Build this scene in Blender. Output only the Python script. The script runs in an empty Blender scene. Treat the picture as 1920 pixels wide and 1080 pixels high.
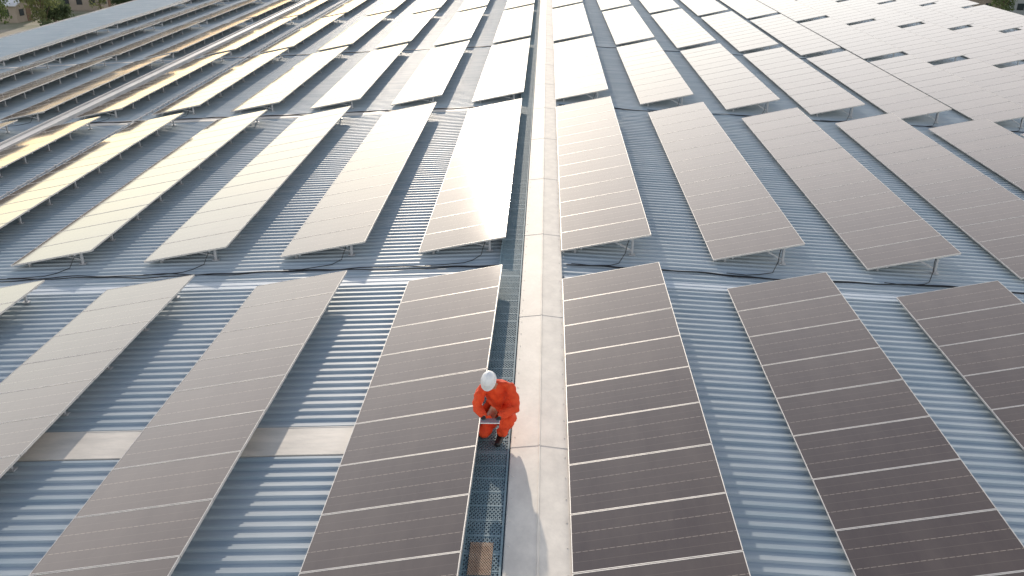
import bpy, bmesh, math, random
from mathutils import Vector, Matrix, Euler
random.seed(7)
C = bpy.context.scene.collection
R = math.radians
scn = bpy.context.scene
scn.view_settings.view_transform = 'Standard'
scn.view_settings.look = 'None'
scn.view_settings.exposure = 0

# ------------------------------------------------------------------ camera
CAMZ = 7.2; F = 1640.0; TH = math.atan(756/F); PS = R(2.16)
cd = bpy.data.cameras.new('Camera'); cam = bpy.data.objects.new('Camera', cd); C.objects.link(cam)
cam.location = (0, 0, CAMZ); cam.rotation_euler = (math.pi/2-TH, 0, PS)
cd.sensor_width = 36; cd.lens = F/1920*36; cd.clip_start = .1; cd.clip_end = 5000
scn.camera = cam
def visible(x, y, z, m=120):
    """is a point of the world inside the photographed view (with a margin)?"""
    fx, fy = -math.sin(PS), math.cos(PS)
    h = x*fx+y*fy; r = x*math.cos(PS)+y*math.sin(PS); dz = CAMZ-z
    f = h*math.cos(TH)+dz*math.sin(TH); d = -h*math.sin(TH)+dz*math.cos(TH)
    if f < .2: return False
    return -m < 960+F*r/f < 1920+m and -m < 540+F*d/f < 1080+m

# ------------------------------------------------------------------ world + sun
EL, AZ = R(15.8), R(-10)      # azimuth from +Y, negative = left
S = Vector((math.sin(AZ)*math.cos(EL), math.cos(AZ)*math.cos(EL), math.sin(EL)))
w = bpy.data.worlds.new('World'); scn.world = w; w.use_nodes = True
nt = w.node_tree; N = nt.nodes; L = nt.links
for n in list(N): N.remove(n)
out = N.new('ShaderNodeOutputWorld'); bg = N.new('ShaderNodeBackground'); bg.inputs[1].default_value = .15
sky = N.new('ShaderNodeTexSky'); sky.sky_type = 'NISHITA'; sky.sun_disc = False
sky.sun_elevation = EL; sky.sun_rotation = AZ; sky.air_density = 1.2; sky.dust_density = .3; sky.ozone_density = 2.0
L.new(sky.outputs[0], bg.inputs[0])
def wm(op, a, b_=None):
    q = N.new('ShaderNodeMath'); q.operation = op
    for i, v in enumerate((a, b_)):
        if v is None: continue
        if isinstance(v, (int, float)): q.inputs[i].default_value = v
        else: L.new(v, q.inputs[i])
    return q.outputs[0]
tc = N.new('ShaderNodeTexCoord'); dot = N.new('ShaderNodeVectorMath'); dot.operation = 'DOT_PRODUCT'
nrm = N.new('ShaderNodeVectorMath'); nrm.operation = 'NORMALIZE'; sp = N.new('ShaderNodeSeparateXYZ')
L.new(tc.outputs['Generated'], nrm.inputs[0]); L.new(nrm.outputs[0], dot.inputs[0]); dot.inputs[1].default_value = S
L.new(nrm.outputs[0], sp.inputs[0])
d_ = wm('MAXIMUM', dot.outputs['Value'], 0)
# low warm haze layer: bright up to about 25 degrees above the horizon, gone by 50
za = wm('ABSOLUTE', sp.outputs[2])
z_ = wm('MULTIPLY', wm('EXPONENT', wm('MULTIPLY', wm('POWER', wm('DIVIDE', za, .47), 3), -1)), wm('ADD', .42, wm('MULTIPLY', za, 1.9)))
front = wm('ADD', wm('MULTIPLY', wm('MAXIMUM', wm('ADD', dot.outputs['Value'], .3), 0), .08), .60)
haze = wm('ADD', wm('MULTIPLY', wm('POWER', d_, 90), .25), wm('MULTIPLY', wm('MULTIPLY', z_, front), 3.0))
bg2 = N.new('ShaderNodeBackground'); bg2.inputs[0].default_value = (1, .84, .70, 1); L.new(haze, bg2.inputs[1])
ad = N.new('ShaderNodeAddShader'); L.new(bg.outputs[0], ad.inputs[0]); L.new(bg2.outputs[0], ad.inputs[1])
L.new(ad.outputs[0], out.inputs[0])
sd = bpy.data.lights.new('Sun', 'SUN'); sd.energy = 3.7; sd.angle = R(.8); sd.color = (1, .87, .72)
so = bpy.data.objects.new('Sun', sd); C.objects.link(so); so.rotation_euler = (-S).to_track_quat('-Z', 'Y').to_euler()

# ------------------------------------------------------------------ materials
def mat(name, col=(.5, .5, .5), rough=.5, metal=0, **k):
    m = bpy.data.materials.new(name); m.use_nodes = True
    b = m.node_tree.nodes['Principled BSDF']
    b.inputs['Base Color'].default_value = (*col, 1); b.inputs['Roughness'].default_value = rough; b.inputs['Metallic'].default_value = metal
    for kk, v in k.items(): b.inputs[kk.replace('_', ' ')].default_value = v
    return m, m.node_tree.nodes, m.node_tree.links, b
def noise_mat(name, c1, c2, scale=(1, 1, 1), ns=5, rough=.5, metal=0, bump=0, r2=None, lo=.35, hi=.65, coord='Object', bs=None):
    m, n, l, b = mat(name, c1, rough, metal)
    t = n.new('ShaderNodeTexCoord'); mp = n.new('ShaderNodeMapping'); mp.inputs['Scale'].default_value = scale
    no = n.new('ShaderNodeTexNoise'); no.inputs['Scale'].default_value = ns; no.inputs['Detail'].default_value = 6; no.inputs['Roughness'].default_value = .62
    l.new(t.outputs[coord], mp.inputs[0]); l.new(mp.outputs[0], no.inputs['Vector'])
    cr = n.new('ShaderNodeValToRGB'); cr.color_ramp.elements[0].position = lo; cr.color_ramp.elements[1].position = hi
    cr.color_ramp.elements[0].color = (*c1, 1); cr.color_ramp.elements[1].color = (*c2, 1)
    l.new(no.outputs['Fac'], cr.inputs[0]); l.new(cr.outputs[0], b.inputs['Base Color'])
    if r2 is not None:
        mr = n.new('ShaderNodeMapRange'); mr.inputs[3].default_value = rough; mr.inputs[4].default_value = r2
        l.new(no.outputs['Fac'], mr.inputs[0]); l.new(mr.outputs[0], b.inputs['Roughness'])
    if bump:
        no2 = n.new('ShaderNodeTexNoise'); no2.inputs['Scale'].default_value = bs or ns*4; no2.inputs['Detail'].default_value = 4
        l.new(mp.outputs[0], no2.inputs['Vector'])
        bp = n.new('ShaderNodeBump'); bp.inputs['Strength'].default_value = bump; bp.inputs['Distance'].default_value = .02
        l.new(no2.outputs['Fac'], bp.inputs['Height']); l.new(bp.outputs[0], b.inputs['Normal'])
    return m
M_roof = noise_mat('roof_steel', (.29, .37, .43), (.42, .48, .52), (.25, 2.5, 1), 2.0, .55, 0, .08)
M_roof.node_tree.nodes['Principled BSDF'].inputs['Specular IOR Level'].default_value = .5
M_strip = noise_mat('roof_light_sheet', (.56, .53, .48), (.72, .67, .60), (.6, 2, 1), 2.5, .6, 0, .1)
M_cap = noise_mat('ridge_paint', (.66, .61, .54), (.82, .76, .67), (1.4, 1.0, 1), 2.6, .6, 0, .12, .7)
M_alu = noise_mat('aluminium', (.50, .49, .48), (.62, .60, .58), (1, 1, 1), 6, .5, .3)
M_steel = noise_mat('galvanised_steel', (.40, .42, .45), (.55, .56, .58), (1, 1, 1), 8, .55, .4)
M_grate = noise_mat('grating_steel', (.15, .24, .28), (.22, .31, .35), (1, 1, 1), 3, .7, 0)
M_black = noise_mat('black_rubber', (.012, .012, .014), (.03, .03, .032), (1, 1, 1), 12, .6)
M_wall = noise_mat('warehouse_wall', (.45, .46, .47), (.55, .55, .54), (1, 1, 1), .6, .6)
M_pale = noise_mat('pale_gutter', (.46, .46, .46), (.62, .6, .57), (1, .5, 1), 2, .6, 0, .1)

# solar glass: dusty dark glass over rows of cells
m, n, l, b = mat('solar_glass', (.03, .025, .028), .2, 0, Sheen_Weight=.05, Sheen_Roughness=.5)
b.inputs['IOR'].default_value = 1.64
b.inputs['Sheen Tint'].default_value = (1, .9, .8, 1)
uv = n.new('ShaderNodeUVMap'); sx = n.new('ShaderNodeSeparateXYZ'); l.new(uv.outputs[0], sx.inputs[0])
def mth(op, a, bb=None, c=None):
    q = n.new('ShaderNodeMath'); q.operation = op
    for i, v in enumerate((a, bb, c)):
        if v is None: continue
        if isinstance(v, (int, float)): q.inputs[i].default_value = v
        else: l.new(v, q.inputs[i])
    return q.outputs[0]
def line(coord, period, off, half):
    f = mth('FRACT', mth('ADD', mth('DIVIDE', coord, period), off))
    return mth('LESS_THAN', mth('ABSOLUTE', mth('SUBTRACT', f, .5)), half)
U_, V_ = sx.outputs[0], sx.outputs[1]          # metres along slope / along the row
main = line(V_, .333, .5, .011)                 # two bright dashed seams per module
dash = mth('SUBTRACT', 1, line(U_, .08, 0, .12))
fine = line(V_, .1665, .5, .018)
cellu = line(U_, .16, 0, .008)
lines = mth('MAXIMUM', mth('MULTIPLY', mth('MULTIPLY', main, dash), .46), mth('MAXIMUM', mth('MULTIPLY', fine, .14), mth('MULTIPLY', cellu, .08)))
nz = n.new('ShaderNodeTexNoise'); nz.inputs['Scale'].default_value = 1.6; nz.inputs['Detail'].default_value = 7; nz.inputs['Roughness'].default_value = .65
geo = n.new('ShaderNodeNewGeometry'); mpp = n.new('ShaderNodeMapping'); mpp.inputs['Scale'].default_value = (1.6, .5, 1)
l.new(geo.outputs['Position'], mpp.inputs[0]); l.new(mpp.outputs[0], nz.inputs['Vector'])
oi = n.new('ShaderNodeObjectInfo')
dust = mth('ADD', mth('MULTIPLY', nz.outputs['Fac'], .10), mth('MULTIPLY', oi.outputs['Random'], .03))
fac = mth('MAXIMUM', lines, dust)
mc = n.new('ShaderNodeMix'); mc.data_type = 'RGBA'; mc.inputs[6].default_value = (.042, .026, .023, 1); mc.inputs[7].default_value = (.75, .64, .52, 1)
l.new(fac, mc.inputs[0]); l.new(mc.outputs[2], b.inputs['Base Color'])
l.new(mth('ADD', mth('MULTIPLY', nz.outputs['Fac'], .03), .055), b.inputs['Roughness'])
M_glass = m

# ------------------------------------------------------------------ mesh helpers
class MB:
    def __init__(s): s.v = []; s.f = []; s.mi = []; s.uv = {}
    def face(s, pts, mi=0, uv=None):
        i = len(s.v); s.v += [tuple(p) for p in pts]; s.f.append(tuple(range(i, i+len(pts)))); s.mi.append(mi)
        if uv: s.uv[len(s.f)-1] = uv
    def box(s, c, h, M=None, mi=0):
        M = M or Matrix(); i = len(s.v)
        for dx in (-1, 1):
            for dy in (-1, 1):
                for dz in (-1, 1): s.v.append(tuple(M @ Vector((c[0]+dx*h[0], c[1]+dy*h[1], c[2]+dz*h[2]))))
        for q in ((0, 1, 3, 2), (4, 6, 7, 5), (0, 4, 5, 1), (2, 3, 7, 6), (0, 2, 6, 4), (1, 5, 7, 3)):
            s.f.append(tuple(i+k for k in q)); s.mi.append(mi)
    def bar(s, a, b_, wd, ht, mi=0):
        a = Vector(a); b_ = Vector(b_); d = b_-a
        M = Matrix.Translation((a+b_)/2) @ d.to_track_quat('Y', 'Z').to_matrix().to_4x4()
        s.box((0, 0, 0), (wd/2, d.length/2, ht/2), M, mi)
    def tube(s, pts, r, seg=6, mi=0):
        pts = [Vector(p) for p in pts]; base = len(s.v)
        rr = r if isinstance(r, (list, tuple)) else [r]*len(pts)
        for k, p in enumerate(pts):
            d = (pts[min(k+1, len(pts)-1)]-pts[max(k-1, 0)]).normalized()
            q = d.to_track_quat('Z', 'X')
            for j in range(seg):
                a = 2*math.pi*j/seg; s.v.append(tuple(p+q @ Vector((rr[k]*math.cos(a), rr[k]*math.sin(a), 0))))
        for k in range(len(pts)-1):
            for j in range(seg):
                a = base+k*seg+j; b2 = base+k*seg+(j+1) % seg
                s.f.append((a, b2, b2+seg, a+seg)); s.mi.append(mi)
        s.f.append(tuple(base+j for j in reversed(range(seg)))); s.mi.append(mi)
        s.f.append(tuple(base+(len(pts)-1)*seg+j for j in range(seg))); s.mi.append(mi)
    def mesh(s, name, mats, smooth=False):
        me = bpy.data.meshes.new(name); me.from_pydata(s.v, [], s.f)
        for m_ in mats: me.materials.append(m_)
        for p, i in zip(me.polygons, s.mi): p.material_index = i; p.use_smooth = smooth
        if s.uv:
            ul = me.uv_layers.new(name='UVMap')
            for fi, uvs in s.uv.items():
                for li, q in zip(me.polygons[fi].loop_indices, uvs): ul.data[li].uv = q
        me.update(); return me
def put(name, me, parent=None, loc=(0, 0, 0)):
    o = bpy.data.objects.new(name, me); C.objects.link(o); o.location = loc
    if parent: o.parent = parent
    return o
def build(name, mb, mats, parent=None, loc=(0, 0, 0), smooth=False):
    return put(name, mb.mesh(name, mats if isinstance(mats, (list, tuple)) else [mats], smooth), parent, loc)
def tag(o, label, cat=None, group=None, kind=None):
    o['label'] = label
    if cat: o['category'] = cat
    if group: o['group'] = group
    if kind: o['kind'] = kind
    return o
def thing(name, label, cat, loc=(0, 0, 0), rz=0, group=None):
    o = bpy.data.objects.new(name, None); C.objects.link(o); o.location = loc; o.rotation_euler = (0, 0, rz); o.empty_display_size = .3
    return tag(o, label, cat, group)

SL = .05
def rz_(x): return -SL*abs(x)

# ------------------------------------------------------------------ the roofed building
XL, XR, Y0, Y1, GZ = -34.8, 34.0, -12.0, 96.0, -10.5
B = thing('warehouse', 'huge warehouse with ribbed blue grey metal roof carrying all the solar tables', 'building', (0, 0, GZ))
off = (0, 0, -GZ)
P = .205
prof = []
y = Y0
while y < Y1:
    prof += [(y, 0), (y+.108, 0), (y+.132, .026), (y+.182, .026)]; y += P
prof.append((Y1, 0))
for nm, xe in (('left', XL), ('right', XR)):
    mb = MB()
    for yy, zz in prof:
        mb.v.append((0.02 if xe > 0 else -.02, yy, zz)); mb.v.append((xe, yy, rz_(xe)+zz))
    for i in range(len(prof)-1):
        q = (2*i, 2*i+1, 2*i+3, 2*i+2) if xe < 0 else (2*i, 2*i+2, 2*i+3, 2*i+1)
        mb.f.append(q); mb.mi.append(0)
    o = build('roof_slope', mb, M_roof, B, off); o['label'] = 'ribbed metal roof slope %s of the ridge' % nm
mb = MB()
mb.box(((XL+XR)/2, (Y0+Y1)/2, (GZ+rz_(XL))/2-.1), ((XR-XL)/2-.3, (Y1-Y0)/2-.3, (rz_(XL)-GZ)/2-.1))
build('wall', mb, M_wall, B, off)
for xe in (XL, XR):
    mb = MB(); sg = 1 if xe > 0 else -1
    mb.box((xe+sg*.16, (Y0+Y1)/2, rz_(xe)-.10), (.14, (Y1-Y0)/2, .07)); mb.box((xe+sg*.29, (Y0+Y1)/2, rz_(xe)-.03), (.012, (Y1-Y0)/2, .05))
    build('eave_gutter', mb, M_pale, B, off)
# pale flat sheets let into the ribs
def strip(x0, x1, y0, y1, k=1, g=.004):
    mb = MB(); z = .034
    for j in range(k):
        a = y0+(y1-y0)*j/k; c = y0+(y1-y0)*(j+1)/k
        pr = [(a, z), (c-.03, z), (c-.022, z+g), (c-.008, z+g), (c, z)]
        for (ya, za), (yb, zb) in zip(pr, pr[1:]):
            mb.face([(x0, ya, rz_(x0)+za), (x1, ya, rz_(x1)+za), (x1, yb, rz_(x1)+zb), (x0, yb, rz_(x0)+zb)])
    mb.face([(x0, y0, rz_(x0)), (x1, y0, rz_(x1)), (x1, y0, rz_(x1)+z), (x0, y0, rz_(x0)+z)])
    mb.face([(x1, y1, rz_(x1)), (x0, y1, rz_(x0)), (x0, y1, rz_(x0)+z), (x1, y1, rz_(x1)+z)])
    return mb
for (x0, x1, a, c) in ((-17.5, -1.0, 10.15, 10.85), (-34, -1.0, 44.5, 44.7), (-17.5, -1, 30.9, 31.45)):
    o = build('roof_light', strip(x0, x1, a, c), M_strip, B, off)
M_lap = noise_mat('lap_sheet', (.42, .50, .57), (.55, .61, .66), (.5, 2, 1), 2, .6, 0, .1)
for (x0, x1, a, c) in ((-17.5, -1.0, 15.95, 16.3), (.45, 30, 15.95, 16.25)):
    build('lap_sheet', strip(x0, x1, a, c, 2, .01), M_lap, B, off)
# ridge cap sheets
def capmesh(ln):
    mb = MB()
    pr = [(-.40, .0), (-.40, .072), (-.385, .078), (-.012, .122), (-.008, .136), (.008, .136), (.012, .122), (.385, .078), (.40, .072), (.40, 0)]
    for (a, za), (c, zc) in zip(pr, pr[1:]):
        mb.face([(a, 0, za), (c, 0, zc), (c, ln, zc), (a, ln, za)])
    pr2 = [(x*1.008, z+.006) for x, z in pr]
    for (a, za), (c, zc) in zip(pr2, pr2[1:]):
        mb.face([(a, -.05, za), (c, -.05, zc), (c, .05, zc), (a, .05, za)])
        mb.face([(a, -.05, za-.012), (c, -.05, zc-.012), (c, -.05, zc), (a, -.05, za)])
        mb.face([(a, .05, za), (c, .05, zc), (c, .05, zc-.02), (a, .05, za-.02)])
    for k in range(9):
        for sx_ in (-.35, .35):
            mb.box((sx_, .2+k*.45, .086), (.007, .007, .004))
    return mb.mesh('ridge_cap', [M_cap])
cm = capmesh(4.055)
y = -2.0
while y < Y1-4:
    put('ridge_cap', cm, B, (0, y, -GZ)); y += 4.06
mb = MB()
gx = -18.2
mb.box((gx, (Y0+Y1)/2, rz_(gx)+.05), (.25, (Y1-Y0)/2, .05)); mb.box((gx-.23, (Y0+Y1)/2, rz_(gx)+.135), (.02, (Y1-Y0)/2, .03)); mb.box((gx+.23, (Y0+Y1)/2, rz_(gx)+.135), (.02, (Y1-Y0)/2, .03))
tag(build('cable_trunking', mb, M_pale), 'long pale metal trunking box running down the left roof slope parallel to the ridge', 'cable trunking')

# ------------------------------------------------------------------ walkway
W = thing('walkway', 'narrow dark steel mesh walkway laid along the left side of the ridge', 'walkway', (0, 0, 0))
mb = MB(); x0, x1, ln = -.88, -.43, 2.0
z = .075
for x in (x0, x1): mb.box((x, ln/2, z-.012), (.012, ln/2-.004, .028))
nx = 9; cw = (x1-x0)/nx; cl = .075
yy = 0
while yy < ln-.01:
    for i in range(nx):
        xa = x0+i*cw
        mb.bar((xa, yy, z), (xa+cw/2, yy+cl/2, z), .015, .012); mb.bar((xa+cw/2, yy+cl/2, z), (xa+cw, yy, z), .015, .012)
        mb.bar((xa, yy+cl, z), (xa+cw/2, yy+cl/2, z-.003), .015, .012); mb.bar((xa+cw/2, yy+cl/2, z-.003), (xa+cw, yy+cl, z), .015, .012)
    yy += cl
for i_ in range(8):
    yb = .02+i_*.28; mb.box(((x0+x1)/2, yb, z-.001), ((x1-x0)/2, .014, .010))
gm = mb.mesh('grating_panel', [M_grate])
y = 2.0
while y < 90:
    put('grating_panel', gm, W, (0, y, 0)); y += 2.0
# added piece of mesh, its tan colour stands in for sunlight on the grating
M_sunlit = noise_mat('sunlit_mesh_tint', (.42, .27, .18), (.58, .42, .30), (1, 1, 1), 8, .8)
mb = MB()
for i in range(9):
    for j in range(12):
        xa, ya_ = -.80+i*.03, 7.62+j*.045
        mb.bar((xa, ya_, .095), (xa+.03, ya_+.045, .095), .009, .006); mb.bar((xa+.03, ya_, .098), (xa, ya_+.045, .098), .009, .006)
o = build('sunlit_patch', mb, M_sunlit, W); o['label'] = 'short tan mesh patch painting sunlight on the walkway'

# ------------------------------------------------------------------ solar tables
AL = R(11.7); WD = 1.92; PIT = 1.022; ca, sa = math.cos(AL), math.sin(AL); LOWZ = .14
def T(u, v, wn): return (u*ca-wn*sa, v, LOWZ+u*sa+wn*ca)
TM = Matrix.Translation((0, 0, LOWZ)) @ Matrix.Rotation(-AL, 4, 'Y')
def module(mb, y0):
    fr = .010; ym = PIT-.011
    a = TM
    mb.box((WD/2, y0+fr/2, -.0175), (WD/2, fr/2, .0175), a, 0)
    mb.box((WD/2, y0+ym-fr/2, -.0175), (WD/2, fr/2, .0175), a, 0)
    mb.box((fr/2, y0+ym/2, -.0175), (fr/2, ym/2-fr, .0175), a, 0)
    mb.box((WD-fr/2, y0+ym/2, -.0175), (fr/2, ym/2-fr, .0175), a, 0)
    p = [(fr, fr), (WD-fr, fr), (WD-fr, ym-fr), (fr, ym-fr)]
    mb.face([a @ Vector((u, y0+v, -.003)) for u, v in p], 1, [(u, v) for u, v in p])
    mb.face([a @ Vector((u, y0+v, -.012)) for u, v in reversed(p)], 0)
mb = MB(); module(mb, 0); mod_me = mb.mesh('solar_panel', [M_alu, M_glass])
def deck(nm):
    mb = MB()
    for i in range(nm): module(mb, i*PIT)
    return mb.mesh('panel_deck', [M_alu, M_glass])
decks = {12: deck(12), 13: deck(13)}
def add_leg(mb, side, y0):
    ux = 1.56; dr = (-SL if side > 0 else SL)
    x = ux*ca; zt = LOWZ+ux*sa-.07; zb = dr*x
    mb.bar((x, y0, zb+.02), (x, y0, zt), .045, .045)
    mb.box((x, y0, zb+.045), (.07, .05, .008))
    xb = 1.1*ca
    mb.bar((x, y0+.03, zb+.12), (xb, y0+.03, LOWZ+1.1*sa-.07), .03, .03)
def add_rafter(mb, side, y0):
    mb.box((WD/2, y0, -.066), (WD/2-.08, .02, .025), TM)
    dr = (-SL if side > 0 else SL); x = .3
    mb.bar((x, y0, dr*x), (x, y0, LOWZ+x*math.tan(AL)-.09), .045, .045)
leg_me, raf_me = {}, {}
for s in (-1, 1):
    mb = MB(); add_leg(mb, s, 0); leg_me[s] = mb.mesh('leg', [M_steel])
    mb = MB(); add_rafter(mb, s, 0); raf_me[s] = mb.mesh('rafter', [M_steel])
rail_me = {}; frame_me = {}
for nmod in (12, 13):
    for u in (.42, 1.5):
        mb = MB(); mb.box((u, nmod*PIT/2, -.0535), (.02, nmod*PIT/2-.03, .018), TM); rail_me[(nmod, u)] = mb.mesh('rail', [M_steel])
def legys(nmod):
    Ln = nmod*PIT; k = 10 if nmod == 13 else 9
    return [.22+(Ln-.44)*i/(k-1) for i in range(k)]
for nmod in (12, 13):
    for s in (-1, 1):
        mb = MB()
        for yy in legys(nmod): add_leg(mb, s, yy); add_rafter(mb, s, yy)
        for u in (.42, 1.5): mb.box((u, nmod*PIT/2, -.0535), (.02, nmod*PIT/2-.03, .018), TM)
        frame_me[(nmod, s)] = mb.mesh('support_frame', [M_steel])
def lead_me(s, seed):
    rn = random.Random(seed); dr = (-SL if s > 0 else SL); mb = MB()
    pts = [T(1.45, .12, -.09), (1.40, .06, .26), (1.36, -.05, .12), (1.2, -.32, .05+dr*1.2), (.95+rn.uniform(-.1, .1), -.45, .05+dr), (.6, -.40-rn.random()*.15, .05+dr*.6), (.2, -.5, .05)]
    sm = []
    for i in range(len(pts)-1):
        for t in (0, .33, .66): sm.append(Vector(pts[i]).lerp(Vector(pts[i+1]), t))
    sm.append(Vector(pts[-1])); mb.tube(sm, .009, 5); return mb.mesh('cable_lead', [M_black])
leads = {(s, i): lead_me(s, i) for s in (-1, 1) for i in range(3)}
ordn = ['first', 'second', 'third', 'fourth', 'fifth', 'sixth', 'seventh', 'eighth', 'ninth', 'tenth', 'eleventh', 'twelfth']
rows = [(15.87-13*PIT, 13, 3.28, 3.10), (17.33, 13, 3.24, 3.04), (31.8, 12, 3.08, 3.0), (44.95, 12, 3.08, 3.0), (58.1, 12, 3.08, 3.0), (71.2, 12, 3.08, 3.0)]
rowname = ['front row', 'second row', 'third row', 'fourth row', 'fifth row', 'farthest row']
desc = ['dark seamed solar table', 'pale glinting solar table', 'bright tilted solar table', 'small tilted solar table', 'distant tilted solar table', 'distant tilted solar table']
ntab = 0
for ri, (ya, nmod, pr_, pl_) in enumerate(rows):
    for side in (-1, 1):
        for k in range(11):
            xl = .41+pr_*k if side > 0 else -2.66-pl_*k
            if xl < -30.2 or xl+WD > 33.5: continue
            Ln = nmod*PIT; zb = rz_(xl)
            if not any(visible(xl+uu, ya+Ln*t/12, zb+.3, 60) for t in range(13) for uu in (0, WD)): continue
            ntab += 1
            lab = '%s in the %s, %s one %s of the ridge' % (desc[ri], rowname[ri], ordn[k], 'right' if side > 0 else 'left')
            fan = 0
            if ri == 0 and side < 0: fan = R(.5) if k == 0 else R(1.4)
            t = thing('solar_table', lab, 'solar panel table', (xl-math.tan(fan)*Ln+random.uniform(-.02, .02), ya+random.uniform(-.03, .03), zb), 0, 'solar tables in rows on the roof')
            t.rotation_euler = (random.uniform(-.0012, .0012), random.uniform(-.004, .004), random.uniform(-.0012, .0012)-fan)
            if ri < 3:
                for i in range(nmod):
                    o = put('solar_panel', mod_me, t, (0, i*PIT, 0)); o.rotation_euler = (random.uniform(-.0018, .0018), random.uniform(-.0012, .0012), 0)
                for yy in legys(nmod):
                    put('leg', leg_me[side], t, (0, yy, 0)); put('rafter', raf_me[side], t, (0, yy, 0))
                for u in (.42, 1.5): put('rail', rail_me[(nmod, u)], t)
                if ri: put('cable_lead', leads[(side, k % 3)], t)
            else:
                put('panel_deck', decks[nmod], t); put('support_frame', frame_me[(nmod, side)], t)
print('TABLES', ntab)

# ------------------------------------------------------------------ cables in the gaps
def cable(x0, x1, yc, seed, lab, amp=.12):
    rn = random.Random(seed); mb = MB()
    for j in range(2):
        pts = []; n_ = int(abs(x1-x0)/.12); ph = rn.random()*6
        for i in range(n_+1):
            x = x0+(x1-x0)*i/n_
            yy = yc+j*.03+amp*.5*math.sin(x*1.05+ph)+amp*.3*math.sin(x*2.7+ph*2)+amp*.15*math.sin(x*6.1)
            pts.append((x, yy, rz_(x)+.05+.008*math.sin(x*3+j)))
        mb.tube(pts, .011, 5)
    return tag(build('power_cable', mb, M_black), lab, 'cable', 'black cables across the roof')
cable(-16.5, -.95, 16.72, 1, 'wavy black power cable left of the ridge between front and second rows')
cable(.5, 17, 16.72, 2, 'wavy black power cable right of the ridge between front and second rows')
cable(-17.6, -.95, 31.25, 3, 'wavy black power cable left of the ridge between second and third rows')
cable(.5, 24, 31.25, 4, 'wavy black power cable right of the ridge between second and third rows')
cable(-17.6, -.95, 44.4, 5, 'wavy black power cable left of the ridge between third and fourth rows')
cable(.5, 30, 44.4, 6, 'wavy black power cable right of the ridge between third and fourth rows')
mb = MB(); x = -15.05
mb.tube([(x, 12, rz_(x)+.08), (x, 90, rz_(x)+.08)], .022, 8)
yy = 12
while yy < 90: mb.box((x, yy, rz_(x)+.06), (.035, .03, .055)); yy += .52
M_cond = noise_mat('conduit_pvc', (.40, .40, .41), (.50, .50, .50), (1, 1, 1), 4, .8)
tag(build('conduit', mb, M_cond), 'thin grey conduit on many clips between fifth and sixth table lines left of the ridge', 'conduit')

# ------------------------------------------------------------------ person
def skin(name, verts, edges, material, parent, roots=(0,), sub=2, disp=0):
    me = bpy.data.meshes.new(name); me.from_pydata([v[:3] for v in verts], edges, [])
    o = put(name, me, parent); me.materials.append(material)
    bpy.context.view_layer.objects.active = o
    md = o.modifiers.new('Skin', 'SKIN'); md.use_smooth_shade = True; md.branch_smoothing = .3
    if not me.skin_vertices:
        bm = bmesh.new(); bm.from_mesh(me); bm.verts.layers.skin.verify(); bm.to_mesh(me); bm.free()
    sv = me.skin_vertices[0].data
    for i, v in enumerate(verts):
        r = v[3]; sv[i].radius = r if isinstance(r, tuple) else (r, r); sv[i].use_root = i in roots
    s_ = o.modifiers.new('Sub', 'SUBSURF'); s_.levels = sub; s_.render_levels = sub
    if disp:
        tx = bpy.data.textures.new('folds', 'CLOUDS'); tx.noise_scale = .09; tx.noise_depth = 2
        dm = o.modifiers.new('Folds', 'DISPLACE'); dm.texture = tx; dm.strength = disp; dm.mid_level = .47; dm.texture_coords = 'LOCAL'
    return o
M_org = noise_mat('orange_coverall', (.66, .048, .010), (.78, .078, .014), (1, 1, 1), 6, .8, 0, .7, bs=14)
M_skin = noise_mat('skin', (.36, .19, .12), (.44, .25, .17), (1, 1, 1), 12, .5)
M_glove = noise_mat('black_glove', (.012, .012, .014), (.025, .025, .028), (1, 1, 1), 30, .7)
M_boot = noise_mat('black_boot', (.010, .010, .011), (.02, .02, .02), (1, 1, 1), 30, .45)
M_hat = noise_mat('white_hard_hat', (.72, .74, .77), (.80, .81, .83), (1, 1, 1), 5, .28)
WZ = .083
Pn = thing('person', 'person in orange coverall and white hard hat crouching on the walkway beside the ridge', 'person', (-.62, 10.42, WZ), R(-4))
J = dict(pelvis=(.05, .24, .29), spine=(.04, .23, .48), chest=(.00, .09, .70), neck=(-.04, -.05, .86), head=(-.07, -.13, .96),
         shL=(-.19, .03, .79), elL=(-.26, -.15, .56), wrL=(-.11, -.32, .50), shR=(.20, .05, .78), elR=(.30, -.11, .55), wrR=(.08, -.32, .51),
         hpL=(-.06, .24, .26), knL=(-.19, -.20, .13), anL=(-.18, .22, .09), hpR=(.15, .24, .28), knR=(.20, -.20, .38), anR=(.08, -.11, .11))
def lerp(a, b_, t): return tuple(a[i]+(b_[i]-a[i])*t for i in range(3))
def figure(sc, extra=0, head=False):
    V, E = [], []
    def add(p, r, prev=None):
        V.append((*p, (tuple(q*sc+extra for q in r) if isinstance(r, tuple) else r*sc+extra)))
        if prev is not None: E.append((prev, len(V)-1))
        return len(V)-1
    p0 = add(J['pelvis'], (.185, .15)); p1 = add(J['spine'], (.18, .145), p0); p2 = add(J['chest'], (.175, .14), p1)
    nk = add(J['neck'], .072, p2)
    if head: add(lerp(J['neck'], J['head'], .8), .085, nk)
    for s in 'LR':
        a = add(J['sh'+s], .09, p2); b1 = add(lerp(J['sh'+s], J['el'+s], .5), .078, a); c = add(J['el'+s], .070, b1)
        d = add(lerp(J['el'+s], J['wr'+s], .5), .060, c); add(J['wr'+s], .045, d)
        h = add(J['hp'+s], .125, p0); t = add(lerp(J['hp'+s], J['kn'+s], .5), .12, h); kn = add(J['kn'+s], .098, t)
        sh = add(lerp(J['kn'+s], J['an'+s], .4), .088, kn); add(J['an'+s], .072, sh)
    return V, E
V, E = figure(.62, 0, True)
body = skin('body', V, E, M_skin, Pn)
V, E = figure(1.0, .004)
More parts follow.
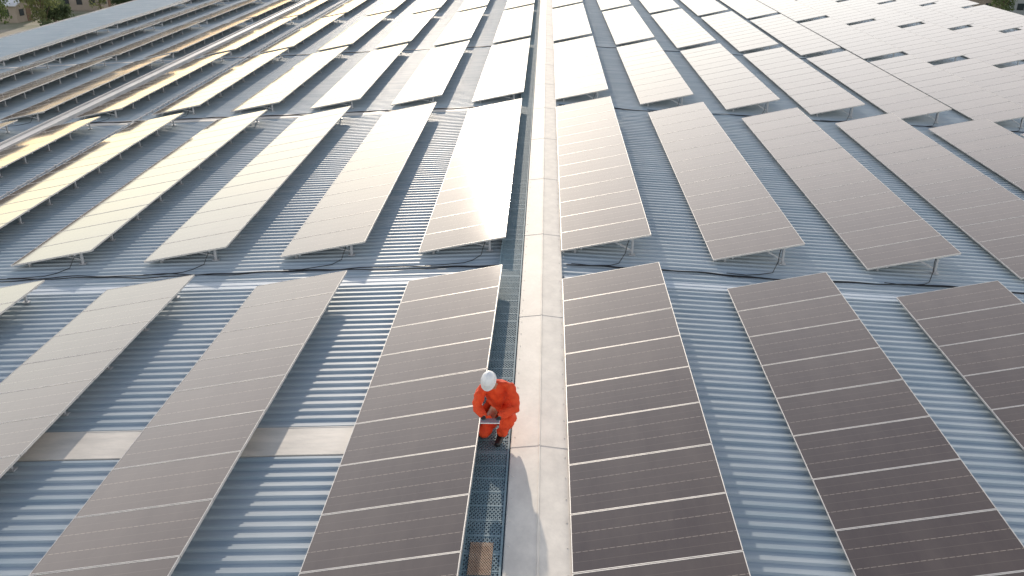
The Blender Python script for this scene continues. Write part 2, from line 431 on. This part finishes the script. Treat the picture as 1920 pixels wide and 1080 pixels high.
skin('coverall', V, E, M_org, Pn, sub=3, disp=.065)
HT = Matrix.Translation(J['head']) @ Matrix.Rotation(R(-8), 4, 'Z') @ Matrix.Rotation(R(38), 4, 'X')
bm = bmesh.new(); bmesh.ops.create_uvsphere(bm, u_segments=24, v_segments=18, radius=1)
for v in bm.verts:
    x, y, z = v.co
    jaw = 1-.28*max(0, -z); v.co = (x*.076*jaw, y*.096*(1-.12*max(0, -z)), z*.118+.02)
    if y < -.75 and abs(x) < .25 and -.35 < z < .15: v.co.y -= .018*(1-abs(x)/.25)
    if y < -.6 and .12 < z < .32 and .22 < abs(x) < .6: v.co.y += .008
    if y < -.7 and -.62 < z < -.42: v.co.y -= .005
for sx_ in (-1, 1):
    r_ = bmesh.ops.create_icosphere(bm, subdivisions=2, radius=1)
    for v in r_['verts']: v.co = (v.co.x*.011+sx_*.078, v.co.y*.018+.01, v.co.z*.032+.01)
bmesh.ops.transform(bm, matrix=HT, verts=bm.verts)
me = bpy.data.meshes.new('head'); bm.to_mesh(me); bm.free(); me.materials.append(M_skin)
for p in me.polygons: p.use_smooth = True
put('head', me, Pn)
bm = bmesh.new()
for sx_ in (-1, 1):
    r_ = bmesh.ops.create_icosphere(bm, subdivisions=2, radius=.011)
    for v in r_['verts']: v.co += Vector((sx_*.031, -.083, .045))
bmesh.ops.transform(bm, matrix=HT, verts=bm.verts)
me = bpy.data.meshes.new('eyes'); bm.to_mesh(me); bm.free(); me.materials.append(M_black); put('eyes', me, Pn)
mb = MB(); sg = 36; rings = 10; hx, hy = .100, .122
for i in range(rings+1):
    a = math.pi/2*i/rings
    for j in range(sg):
        t = 2*math.pi*j/sg; rr = math.cos(a)
        x = hx*rr*math.cos(t); y = hy*rr*math.sin(t); z = .06+.110*math.sin(a)
        if abs(x) < .018 and i > 1: z += .008
        mb.v.append((x, y, z))
for i in range(rings):
    for j in range(sg): mb.f.append((i*sg+j, i*sg+(j+1) % sg, (i+1)*sg+(j+1) % sg, (i+1)*sg+j)); mb.mi.append(0)
b0 = len(mb.v)
for j in range(sg):
    t = 2*math.pi*j/sg; fr = max(0, -math.sin(t))
    k = 1.08+.24*fr**2
    for zz in (.060, .052): mb.v.append((hx*k*math.cos(t), hy*k*math.sin(t), zz-.018*fr))
for j in range(sg):
    j2 = (j+1) % sg
    mb.f.append((j, b0+2*j, b0+2*j2, j2)); mb.mi.append(0); mb.f.append((b0+2*j, b0+2*j+1, b0+2*j2+1, b0+2*j2)); mb.mi.append(0)
    mb.f.append((j, j2, b0+2*j2+1, b0+2*j+1)); mb.mi.append(0)
mb.v = [tuple(HT @ Vector(v)) for v in mb.v]
build('hard_hat', mb, M_hat, Pn, smooth=True)
TC = Vector((-.03, -.405, .50)); TMX = Matrix.Translation(TC) @ Matrix.Rotation(R(5), 4, 'Z') @ Matrix.Rotation(R(-14), 4, 'X')
for s, wr in ((-1, Vector(J['wrL'])), (1, Vector(J['wrR']))):
    V, E, roots = [], [], []
    def chain(pts):
        roots.append(len(V))
        for i, (p, r) in enumerate(pts):
            V.append((*p, r))
            if i: E.append((len(V)-2, len(V)-1))
    edge = TMX @ Vector((s*.115, .03, 0)); palm = wr.lerp(edge, .62)
    chain([(wr, .036), (wr.lerp(palm, .5), .034), (palm, (.040, .026)), (palm.lerp(edge, .45), (.040, .02))])
    for f, (lnf, o_) in enumerate(((.062, .045), (.072, .018), (.068, -.009), (.055, -.034))):
        a = palm+Vector((0, o_*.9, .0)); k1 = TMX @ Vector((s*.122, o_+.03, -.016)); k2 = TMX @ Vector((s*(.122-lnf*.5), o_+.028, -.022)); k3 = TMX @ Vector((s*(.122-lnf), o_+.027, -.02))
        chain([(a, .011), (k1, .0105), (k2, .0095), (k3, .008)])
    chain([(palm+Vector((0, .02, .01)), .013), (TMX @ Vector((s*.125, .045, .018)), .012), (TMX @ Vector((s*.085, .03, .02)), .010)])
    skin('glove', [(*tuple(v[:3]), v[3]) for v in V], E, M_glove, Pn, tuple(roots), 1)
def boot(an, toe, heel):
    V = [(*an, .062), (*lerp(an, heel, .9), .055), (*lerp(heel, toe, .5), (.052, .042)), (*toe, (.046, .036))]
    skin('boot', V, [(0, 1), (1, 2), (2, 3)], M_boot, Pn, (0,), 2)
boot(J['anR'], (.05, -.32, .04), (.08, -.10, .05))
boot(J['anL'], (-.18, .26, .035), (-.18, .32, .12))
mb = MB(); mb.box((0, 0, 0), (.135, .095, .006), TMX, 0); mb.box((0, 0, .0075), (.122, .083, .001), TMX, 1)
M_tab = noise_mat('tablet_case', (.6, .61, .62), (.7, .7, .7), (1, 1, 1), 5, .35)
M_scr, *_ = mat('tablet_screen', (.25, .27, .3), .12)
tb = build('tablet', mb, [M_tab, M_scr]); tb.location = Pn.location; tb.rotation_euler = Pn.rotation_euler
tag(tb, 'thin pale tablet held in both gloved hands of the crouching person', 'tablet')

# ------------------------------------------------------------------ surroundings
M_gr = noise_mat('town_ground', (.12, .15, .06), (.36, .32, .25), (1, 1, 1), .06, .9, lo=.42, hi=.6)
mb = MB(); mb.face([(-3000, -3000, GZ), (3000, -3000, GZ), (3000, 3000, GZ), (-3000, 3000, GZ)])
g = build('ground', mb, M_gr); g['kind'] = 'structure'; g['label'] = 'mottled green and brown ground far below the roof'
M_bark = noise_mat('bark', (.08, .055, .035), (.14, .10, .07), (1, 1, 1), 3, .9)
leafm = [noise_mat('leaves%d' % i, c1, c2, (1, 1, 1), .5, .8) for i, (c1, c2) in enumerate((((.07, .11, .04), (.11, .15, .06)), ((.05, .08, .04), (.09, .12, .055)), ((.11, .14, .05), (.16, .18, .08))))]
for q in leafm:      # thin leaves let some light through
    n_ = q.node_tree.nodes; l_ = q.node_tree.links; bb_ = n_['Principled BSDF']; tr = n_.new('ShaderNodeBsdfTranslucent'); mxs = n_.new('ShaderNodeMixShader'); mxs.inputs[0].default_value = .45
    src = bb_.inputs['Base Color'].links[0].from_socket; l_.new(src, tr.inputs[0]); l_.new(bb_.outputs[0], mxs.inputs[1]); l_.new(tr.outputs[0], mxs.inputs[2])
    l_.new(mxs.outputs[0], [k for k in n_ if k.type == 'OUTPUT_MATERIAL'][0].inputs[0])
def tree_meshes(seed, h, r, lm):
    rn = random.Random(seed); t = MB()
    t.tube([(0, 0, 0), (.1, .05, h*.25), (.05, .1, h*.5), (0, 0, h*.8)], [.22, .17, .12, .05], 7)
    cl = []
    for i in range(16):
        a = rn.random()*6.28; rr = r*math.sqrt(rn.random())*.75; z = h*(.42+.5*rn.random()); c = Vector((rr*math.cos(a), rr*math.sin(a), z)); cl.append((c, r*(.28+.25*rn.random())))
        if i < 7: t.tube([(0, 0, h*(.28+.05*i)), (c*.55+Vector((0, 0, h*.17))), c], [.09, .06, .03], 5)
    cr = MB()
    for c, q in cl:
        for _ in range(110):
            d = Vector((rn.gauss(0, 1), rn.gauss(0, 1), rn.gauss(0, .75))).normalized()*q*(rn.random()**.35); p = c+d
            e = Euler((rn.random()*3, rn.random()*3, rn.random()*3)).to_matrix(); s = .16+.14*rn.random()
            cr.face([p+e @ Vector(v) for v in ((-s, 0, 0), (0, -s*.6, 0), (s, 0, 0), (0, s*.6, 0))])
    return t.mesh('trunk', [M_bark]), cr.mesh('crown', [lm])
kinds = [tree_meshes(1, 9, 3.6, leafm[0]), tree_meshes(2, 7, 3.0, leafm[1]), tree_meshes(3, 10.5, 3.2, leafm[2])]
klab = ['round leafy mid green tree', 'low dark green tree', 'tall pale yellow green tree']
def tree(x, y, k, s, where, grp):
    t = thing('tree', klab[k]+' '+where, 'tree', (x, y, GZ), random.random()*6, grp+' %d' % k); t.scale = (s, s, s)
    put('trunk', kinds[k][0], t); put('crown', kinds[k][1], t)
rn = random.Random(4)
M_w = [noise_mat('house_wall%d' % i, c, tuple(q*1.15 for q in c), (1, 1, 1), .8, .8) for i, c in enumerate(((.55, .52, .48), (.30, .26, .22), (.30, .32, .34)))]
M_r = [noise_mat('house_roof%d' % i, c, tuple(min(.8, q*1.3) for q in c), (1, 1, 1), .7, .7) for i, c in enumerate(((.55, .56, .58), (.22, .11, .07), (.30, .22, .17), (.28, .33, .38)))]
M_win, *_ = mat('window_glass', (.03, .04, .05), .15)
M_door = noise_mat('door_wood', (.14, .08, .05), (.2, .12, .08), (1, 1, 1), 2, .6)
def house(x, y, wx, wy, h, rot, wi, ri, lab):
    t = thing('house', lab, 'house', (x, y, GZ), R(rot))
    mb = MB(); mb.box((0, 0, h/2), (wx/2, wy/2, h/2)); rh = wx*.2
    mb.face([(-wx/2, -wy/2, h), (wx/2, -wy/2, h), (0, -wy/2, h+rh)]); mb.face([(wx/2, wy/2, h), (-wx/2, wy/2, h), (0, wy/2, h+rh)])
    build('wall', mb, M_w[wi], t)
    mb = MB(); ov = .45; a = Vector((0, 0, h+rh+.06))
    for s in (-1, 1):
        e = Vector((s*(wx/2+ov), 0, h-ov*.4+.06))
        for dz in (0, .12):
            mb.face([(0, -wy/2-ov, a.z+dz), (e.x, -wy/2-ov, e.z+dz), (e.x, wy/2+ov, e.z+dz), (0, wy/2+ov, a.z+dz)])
        mb.face([(e.x, -wy/2-ov, e.z), (e.x, wy/2+ov, e.z), (e.x, wy/2+ov, e.z+.12), (e.x, -wy/2-ov, e.z+.12)])
        mb.face([(0, -wy/2-ov, a.z), (e.x, -wy/2-ov, e.z), (e.x, -wy/2-ov, e.z+.12), (0, -wy/2-ov, a.z+.12)])
    build('roof', mb, M_r[ri], t)
    for s in (-1, 1):
        for j in (-1, 1):
            mb = MB(); mb.box((j*wx*.28, s*(wy/2+.02), h*.55), (.45, .03, .45)); build('window', mb, M_win, t)
        for j in (-1, 0, 1):
            mb = MB(); mb.box((s*(wx/2+.02), j*wy*.3, h*.55), (.03, .45, .45)); build('window', mb, M_win, t)
    mb = MB(); mb.box((0, -wy/2-.03, 1.0), (.45, .04, 1.0)); build('door', mb, M_door, t)
HL = [(-78, 128, 5, 8, 2.4, 82, 1, 0, 'low tan house with pale grey roof beyond the left eave, nearest the roof edge'),
      (-88, 137, 5, 8, 2.4, 75, 2, 3, 'grey house with blue grey roof among trees beyond the left eave'),
      (-72, 141, 5, 7, 2.4, 88, 1, 0, 'tan house with pale roof beyond the left eave, rightmost of its cluster'),
      (-90, 153, 5, 9, 2.4, 80, 1, 0, 'tan house with pale roof at the top left corner'),
      (-66, 152, 5, 8, 2.4, 85, 0, 1, 'white house with rusty roof far beyond the left eave')]
HR = [(62, 138, 5, 9, 3, 80, 1, 1, 'tan house with rust brown roof beyond the right eave, nearest the roof edge'),
      (70, 134, 5, 8, 3.6, 80, 2, 2, 'grey house with dull brown roof beyond the right eave'),
      (78, 141, 5, 8, 3.4, 84, 1, 0, 'tan house with pale metal roof at the top right corner'),
      (66, 150, 6, 10, 4, 78, 0, 2, 'white walled house with brown roof beyond the right eave'),
      (76, 155, 6, 10, 4, 80, 1, 3, 'tan house with blue grey roof farthest beyond the right eave'),
      (88, 150, 6, 10, 4, 82, 2, 1, 'grey house with rust red roof farthest right beyond the eave')]
for q in HL+HR: house(*q)
hl = [(q[0], q[1]) for q in HL+HR]
def hfree(x, y):        # clear of the houses
    return all(abs(x-a) > 5.5 or not (-7 < y-b_ < 6) for a, b_ in hl)
c = 0; tries = 0
while c < 84 and tries < 4000:
    tries += 1
    left = c % 3 != 2
    x, y = (rn.uniform(-108, -54), rn.uniform(100, 185)) if left else (rn.uniform(54, 98), rn.uniform(118, 180))
    if not hfree(x, y): continue
    c += 1
    if visible(x, y, GZ+4, 150) : tree(x, y, rn.randrange(3), rn.uniform(.45, .78), 'beyond the %s edge of the roof' % ('left' if left else 'right'), 'trees beyond the %s eave, kind' % ('left' if left else 'right'))
mb = MB()
for i in range(8): mb.tube([(68+i*2.2, 124+i*.8, 0), (68+i*2.2, 124+i*.8, 3.2)], .05, 6)
M_net = noise_mat('green_net', (.03, .20, .10), (.06, .30, .15), (1, 1, 1), 1.5, .8)
fn = thing('net_fence', 'green netting fence on posts beyond the right edge of the roof', 'fence', (0, 0, GZ))
build('posts', mb, M_steel, fn)
mb = MB(); mb.bar((68, 124.06, 1.7), (68+15.4, 124+5.6+.06, 1.7), .03, 2.8); build('net', mb, M_net, fn)
